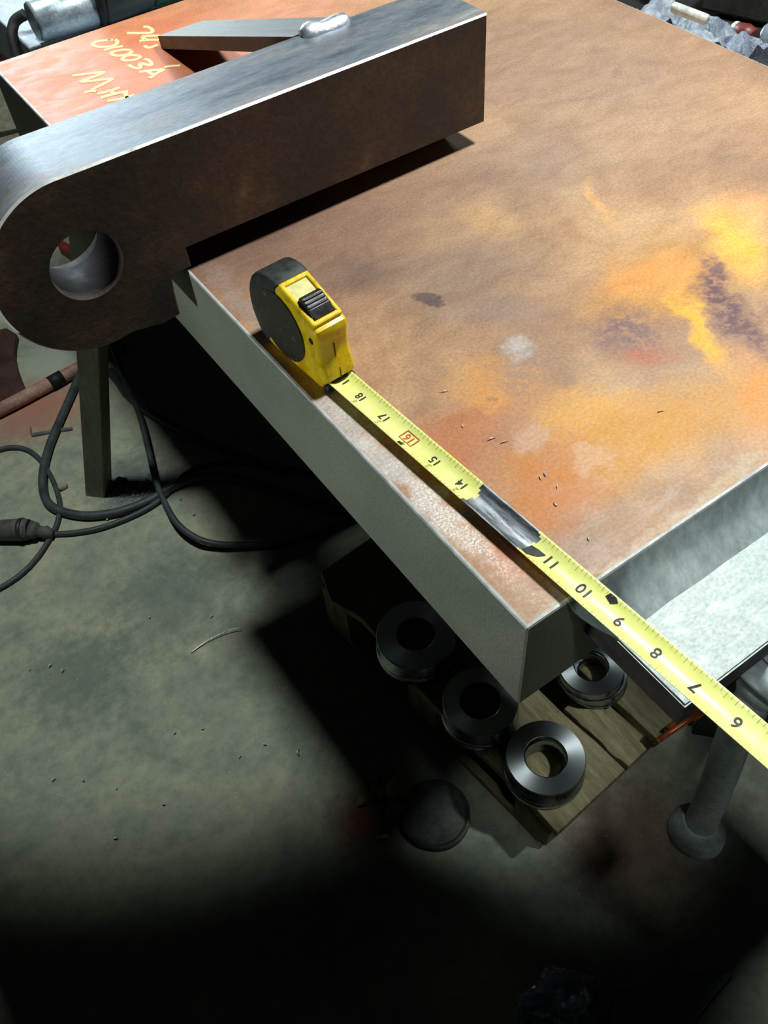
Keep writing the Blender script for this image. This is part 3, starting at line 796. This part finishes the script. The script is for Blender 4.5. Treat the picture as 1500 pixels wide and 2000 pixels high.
tube(bm, spline([P(373, 1275, FL + .002), P(395, 1258, FL + .004), P(420, 1243, FL + .006), P(448, 1231, FL + .008), (P(470, 1226, FL + .009))], 4), [.0012] * 5 + [.001] * 12, 6)
tag(obj('wire_sliver', bm, 'chip'), 'curved bright wire sliver on the floor near the shadow edge', 'wire')
i = 0
for (x, y, s, mt, lb_) in [(780, 1545, .024, 'stone', 'largest ochre stone in the dark rubble'), (748, 1553, .012, 'stone', None), (735, 1522, .013, 'stonegrey', None), (758, 1520, .011, 'stonegrey', None),
                      (752, 1537, .008, 'stone', None), (706, 1567, .009, 'stone', 'lone pale pebble left of the rubble heap'), (735, 1540, .009, 'stone', None), (775, 1585, .017, 'stonegrey', None), (800, 1545, .012, 'stonegrey', None),
                      (748, 1580, .007, 'stonegrey', None), (795, 1570, .010, 'stonegrey', None), (765, 1567, .008, 'stone', None)]:
    i += 1
    c = P(x, y, FL); bm = bmesh.new(); rock(bm, (0, 0, s * .55), (s, s * .85, s * .7), i, 2)
    o = obj('rubble_stone', bm, mt); o.location = c
    tag(o, lb_ or 'small rubble stone in the dark heap on the floor', 'stone', None if lb_ else 'rubble stones')
c = P(124, 953, FL); bm = bmesh.new(); rock(bm, (0, 0, .006), (.011, .009, .008), 33, 2); o = obj('pebble', bm, 'pale'); o.location = c
tag(o, 'single whitish pebble beside the thick cable loop', 'pebble')
c = P(237, 944, FL); bm = bmesh.new(); rock(bm, (0, 0, .006), (.014, .010, .009), 35, 2); o = obj('slag_lump', bm, 'darkrust'); o.location = c
tag(o, 'dark slag lump on grit beside the stand leg', 'slag')
bm = bmesh.new()
for k in range(170):
    px = 262 + random.gauss(0, 26); py = 958 + random.gauss(0, 13)
    c = P(px, py, FL); s = random.uniform(.0012, .0036)
    r = bmesh.ops.create_icosphere(bm, subdivisions=1, radius=s)
    bmesh.ops.translate(bm, verts=r['verts'], vec=c + Vector((0, 0, s * .5)))
o = tag(obj('grinding_grit', bm, 'silver'), 'silvery grinding grit spread on the floor behind the stand leg', 'grit'); o['kind'] = 'stuff'
# round lid in the shade
c = P(850, 1595, FL); bm = bmesh.new(); lathe(bm, [(0.0, 0.012), (0.048, 0.012), (0.053, 0.017), (0.056, 0.015), (0.056, 0.0), (0.0, 0.0)], 40, False)
o = obj('metal_disc', bm, 'plug'); o.location = c; tag(o, 'dull round metal disc in the shade beside the rubble', 'disc')

# ------------------------------------------------------------------ pallet with bushings
PT = -0.85
pal = thing('wooden_pallet', 'weathered wooden pallet under the plate carrying the steel bushings', 'pallet')
ang = math.radians(-5.0)
pc = P(1090, 1625, PT)      # near corner
def ploc(u, v, z):          # u across (towards +x), v along (towards +y)
    ca, sa = math.cos(ang), math.sin(ang)
    # along axis leans slightly to -x going away
    return Vector((pc.x + u * ca + v * math.sin(ang), pc.y - u * sa * 0.9 + v * math.cos(ang), z))
def plank(u0, u1, v0, v1, z0, z1, name='plank', seed=0, notch=None):
    bm = bmesh.new(); n = 10; rnd = random.Random(seed)
    L = [(u0 + rnd.uniform(-.002, .002), v0 + (v1 - v0) * k / n) for k in range(n + 1)]
    Rr = [(u1 + rnd.uniform(-.002, .002), v0 + (v1 - v0) * k / n) for k in range(n + 1)]
    if notch:
        for (k, du) in notch: L[k] = (L[k][0] + du, L[k][1])
    pts = [ploc(u, v, 0) for u, v in (L + Rr[::-1])]
    prism(bm, [(p.x, p.y) for p in pts], 2, z0, z1, bev=0.002)
    return obj(name, bm, 'wood', pal)
plank(0.0, 0.140, 0.0, 0.58, PT - .02, PT, seed=1, notch=[(7, .012), (8, .016), (10, .02)])
plank(0.145, 0.190, 0.0, 0.125, PT - .02, PT, seed=2)
plank(0.212, 0.262, 0.0, 0.58, PT - .02, PT, seed=3)
for v in (0.02, 0.27, 0.50): plank(0.01, 0.26, v, v + 0.07, FL + .02, PT - .02, 'bearer', seed=5)
plank(0.01, 0.10, 0.035, 0.58, FL, FL + .02, 'bottom_plank', seed=6)
plank(0.17, 0.255, 0.035, 0.58, FL, FL + .02, 'bottom_plank', seed=7)

def bushing(px, py, ztop, r, hole, h, label, kids=None):
    c = P(px, py, ztop)
    t = thing('steel_bushing', label, 'bushing', (c.x, c.y, ztop - h), 0, 'turned steel bushings on the pallet')
    bm = bmesh.new()
    prof = [(hole, 0.0), (r, 0.0), (r * 1.03, 0.003), (r * 1.03, h * .28), (r * 1.01, h * .32), (r * .99, h * .36), (r * .985, h - .003), (r * .965, h), (hole + .002, h), (hole, h - .002)]
    lathe(bm, prof, 64, True, [1, 1, 1, 1, 1, 1, 1, 0, 1, 1])
    o = obj('ring_body', bm, ['turned', 'turnedside'], t)
    for p in o.data.polygons: p.use_smooth = p.material_index == 1
    return t
BZ = -0.80
bushing(1066, 1478, BZ, 0.0575, 0.0290, 0.0495, 'shiny turned steel bushing nearest the camera, fully in view on the pallet')
bushing(938, 1368, BZ, 0.0575, 0.0290, 0.0495, 'turned steel bushing half hidden under the plate corner')
bushing(812, 1238, BZ, 0.0640, 0.0290, 0.0495, 'dark turned steel bushing farthest along the pallet in deep shade')
bushing(1155, 1300, BZ, 0.0500, 0.0250, 0.0240, 'turned ring under the flange bar, top of a stack of two')
bushing(1162, 1312, BZ - 0.0245, 0.0500, 0.0250, 0.0250, 'turned ring under the flange bar, bottom of a stack of two')

# copper coated rods lying over the pallet edge
for (a, b, z, lb_) in [((1282, 1449), (1395, 1372), PT + .016, 'longest copper-coated rod jutting out over the pallet corner'), ((1303, 1424), (1400, 1352), PT + .008, 'shorter copper-coated rod beside the longest one'),
                      ((1352, 1407), (1430, 1350), PT + .004, 'copper-coated rod mostly hidden behind the flange corner')]:
    A = P(a[0], a[1], z); B = P(b[0], b[1], z)
    t = thing('copper_rod', lb_, 'rod', (0, 0, 0), 0, 'copper rods by the pallet')
    bm = bmesh.new(); tube(bm, [A, B], 0.0042, 10); obj('rod_body', bm, 'copper', t)
    bm = bmesh.new(); d = (A - B).normalized(); tube(bm, [A - d * .001, A + d * .009], 0.0040, 10); obj('burnt_tip', bm, 'black', t)

# grey bent pipe hook hanging off the flange bar
hk = thing('pipe_hook', 'grey bent pipe with flared foot hanging from the flange bar by the tape', 'pipe')
foot = P(1362, 1618, -0.36)
pts = [P(1500, 1330, -0.075), P(1480, 1352, -0.082), P(1466, 1375, -0.095), P(1450, 1404, -0.13), P(1432, 1445, -0.18), P(1405, 1520, -0.26), P(1378, 1585, -0.33), foot]
bm = bmesh.new(); tube(bm, spline(pts, 8), [0.0105 + 0.0032 * min(1, k / 56.0) for k in range(57)], 18); obj('pipe_bend', bm, 'greypipe', hk)
d = (pts[-1] - pts[-2]).normalized()
bm = bmesh.new(); tube(bm, [foot - d * .012, foot - d * .006, foot, foot + d * .008], [0.0140, 0.0165, 0.0235, 0.0245], 24); obj('flared_foot', bm, 'greypipe', hk)
e0 = pts[1]; ed = (pts[0] - pts[1]).normalized()
bm = bmesh.new(); tube(bm, [e0 - ed * .006, e0 - ed * .003, e0 - ed * .003, e0 + ed * .004], [0.0108, 0.0128, 0.0132, 0.0132], 20); obj('collar', bm, 'greypipe', hk)
e1 = pts[0]
bm = bmesh.new()
n = 28; t = ed; a_ = Vector((0, 0, 1)); a_ = (a_ - t * a_.dot(t)).normalized(); b_ = t.cross(a_)
rings = []
for (r, s) in ((0.0150, -.004), (0.0205, -.004), (0.0215, -.002), (0.0215, .012), (0.0150, .012)):
    rings.append([bm.verts.new(e1 + t * s + (a_ * math.cos(2 * PI * k / n) + b_ * math.sin(2 * PI * k / n)) * r) for k in range(n)])
for i in range(len(rings)):
    j = (i + 1) % len(rings)
    for k in range(n): bm.faces.new((rings[i][k], rings[i][(k + 1) % n], rings[j][(k + 1) % n], rings[j][k]))
bmesh.ops.recalc_face_normals(bm, faces=bm.faces)
obj('socket_ring', bm, 'fillet', hk, True)

# ------------------------------------------------------------------ behind the plate: grey bars and grinder
SB = -TH
bm = bmesh.new(); box(bm, (0.33, 1.38, (SB - .03) / 2), (0.534, 0.84, -SB - .03), None, 0.002)  # unseen rear part lengthened so its shadow darkens the floor below
tag(obj('steel_block', bm, 'greyblock'), 'grey scaly steel block behind the plate carrying the grinder', 'steel block')
bm = bmesh.new(); box(bm, (0.335, 0.918, (SB - .034) / 2), (0.55, 0.060, -SB - .034), None, 0.002)
tag(obj('steel_bar', bm, 'greyblock'), 'narrow grey steel bar between the rusty plate and the grey block', 'steel bar')
gr = thing('angle_grinder', 'black and green power grinder lying on the grey block behind the plate', 'grinder', (0.0, 0.962, 0.006))
def xtube(name, x0, x1, r0, r1, mat, dz=0.0, dy=0.0, n=20):
    bm = bmesh.new(); tube(bm, [(x0, dy, dz), (x0 + .004, dy, dz), (x1 - .004, dy, dz), (x1, dy, dz)], [r0 * .9, r0, r1, r1 * .9], n)
    return obj(name, bm, mat, gr)
xtube('gear_head', 0.078, 0.152, 0.022, 0.026, 'silver', -0.012)
xtube('gear_collar', 0.150, 0.160, 0.036, 0.036, 'black', -0.002)
xtube('motor_housing', 0.158, 0.222, 0.038, 0.036, 'rubber', 0)
xtube('handle', 0.221, 0.46, 0.0355, 0.030, 'green', 0)
bm = bmesh.new()
z = -0.012
tube(bm, spline([(0.082, 1.00, -0.010), (0.066, 1.005, -0.018), (0.054, 0.990, -0.040), (0.044, 0.945, -0.11), (0.045, 0.94, -0.17), (0.09, 0.97, -0.24), (0.2, 1.02, -0.30), (0.36, 1.06, -0.27), (0.47, 1.10, -0.16)], 6), 0.0065, 10)
tag(obj('grinder_cord', bm, 'black'), 'black cord drooping over the back corner beside the grey block', 'cable')

# ------------------------------------------------------------------ right hand bench and its clutter
bt = thing('work_bench', 'sooty dark steel bench beyond the right edge of the plate', 'bench')
bm = bmesh.new(); box(bm, (1.20, 0.55, -0.12), (1.16, 1.7, 0.04), None, 0.003); obj('bench_top', bm, 'bench', bt)
for (x, y) in ((0.68, -0.2), (1.66, -0.2), (0.68, 1.32), (1.66, 1.32)):
    bm = bmesh.new(); box(bm, (x, y, (FL - .14) / 2), (0.06, 0.06, -0.14 - FL), None, 0.002); obj('bench_leg', bm, 'bench', bt)
bm = bmesh.new()
NX, NY = 10, 34
top = []
for j in range(NY + 1):
    y = 0.365 + (0.525 - 0.365) * j / NY; row = []
    for i in range(NX + 1):
        x = 0.588 + (0.645 - 0.588) * i / NX
        e = min(i, NX - i, j, NY - j)
        h = -0.008 + 0.012 * noise.noise(Vector((x * 55, y * 32, 1))) + 0.007 * noise.noise(Vector((x * 140, y * 110, 2)))
        row.append(bm.verts.new((x + .003 * noise.noise(Vector((y * 60, 5, 0))), y, h if e else -0.1)))
    top.append(row)
for j in range(NY):
    for i in range(NX): bm.faces.new((top[j][i], top[j][i + 1], top[j + 1][i + 1], top[j + 1][i]))
bmesh.ops.recalc_face_normals(bm, faces=bm.faces)
tag(obj('slag_strip', bm, 'slag'), 'rough blue-grey strip of slag lying along the far right plate edge', 'slag')
bm = bmesh.new(); A = P(1313, 13, .012); B = P(1383, 40, .012); tube(bm, [A, A.lerp(B, .05), A.lerp(B, .95), B], [.003, .0052, .0052, .003], 10)
tag(obj('white_rod', bm, 'white'), 'short white rod lying along the slag strip at top right', 'rod')
t = thing('hand_tool', 'dark tool with red-brown grip lying at the slag strip end', 'tool')
A = P(1384, 42, -.03); B = P(1436, 58, -.03); Cc = P(1472, 76, -.03)
bm = bmesh.new(); tube(bm, [A, B], .005, 10); obj('tool_shaft', bm, 'bench', t)
bm = bmesh.new(); tube(bm, [B, B.lerp(Cc, .5), Cc], [.008, .011, .009], 12); obj('tool_grip', bm, 'redgrip', t)
bm = bmesh.new(); tube(bm, [A.lerp(B, .95), B.lerp(Cc, .32)], .0085, 12); obj('tool_ferrule', bm, 'white', t)
bm = bmesh.new(); A = P(1484, 84, -.045); B = A + Vector((0.10, -0.28, 0)); tube(bm, [A, A.lerp(B, .01), A.lerp(B, .99), B], [.018, .021, .021, .018], 24)
tag(obj('round_bar', bm, 'silver'), 'thick shiny round steel bar at the top right picture edge', 'round bar')
bm = bmesh.new(); A = P(1288, 17, -.10); tube(bm, [A, A + Vector((0, 0, .02)), A + Vector((0.01, 0.03, .25))], [.016, .0125, .0125], 16)
tag(obj('upright_pipe', bm, 'greypipe'), 'upright grey pipe standing behind the slag strip', 'pipe')
bm = bmesh.new(); A = P(1462, 52, -.095); box(bm, A + Vector((.02, .03, .03)), (0.03, 0.10, 0.06), Matrix.Rotation(.3, 3, 'Z'), .004)
tag(obj('dark_block', bm, 'scaledark'), 'small dark steel block behind the red grip', 'block')

# ------------------------------------------------------------------ far left floor boards, dim sheet in the foreground
for (pz, lb_) in (([(-80, 205), (40, 190), (52, 246), (-80, 272)], 'pale board on the floor beyond the plate corner, farther one'), ([(-80, 290), (58, 252), (75, 300), (-80, 345)], 'pale board on the floor beyond the plate corner, nearer one')):
    bm = bmesh.new(); prism(bm, [(P(x, y, FL + .04).x, P(x, y, FL + .04).y) for x, y in pz], 2, FL, FL + .04, bev=.004)
    tag(obj('floor_board', bm, 'pale'), lb_, 'board')
bm = bmesh.new(); c = P(-20, 130, FL); rock(bm, (c.x, c.y, FL + .06), (.22, .16, .09), 71, 3, .25)
tag(obj('scrap_heap', bm, 'darkrust'), 'dark rusty scrap lump on the floor left of the back corner', 'scrap')
bm = bmesh.new()
pz = [(1185, 2030), (1192, 1975), (1206, 1925), (1260, 1908), (1330, 1898), (1440, 1892), (1395, 1945), (1330, 2030)]
prism(bm, [(P(x, y, FL + .03).x, P(x, y, FL + .03).y) for x, y in pz], 2, FL, FL + .03, bev=.004)
tag(obj('metal_sheet', bm, 'sheet'), 'dim grey metal sheet at the bottom right corner', 'sheet')
bm = bmesh.new(); c = P(1078, 1975, FL); rock(bm, (c.x, c.y, FL + .028), (.055, .045, .036), 91, 4, .55)
tag(obj('crumpled_wrap', bm, 'foil'), 'dim crumpled plastic wrap at the bottom edge', 'plastic wrap')
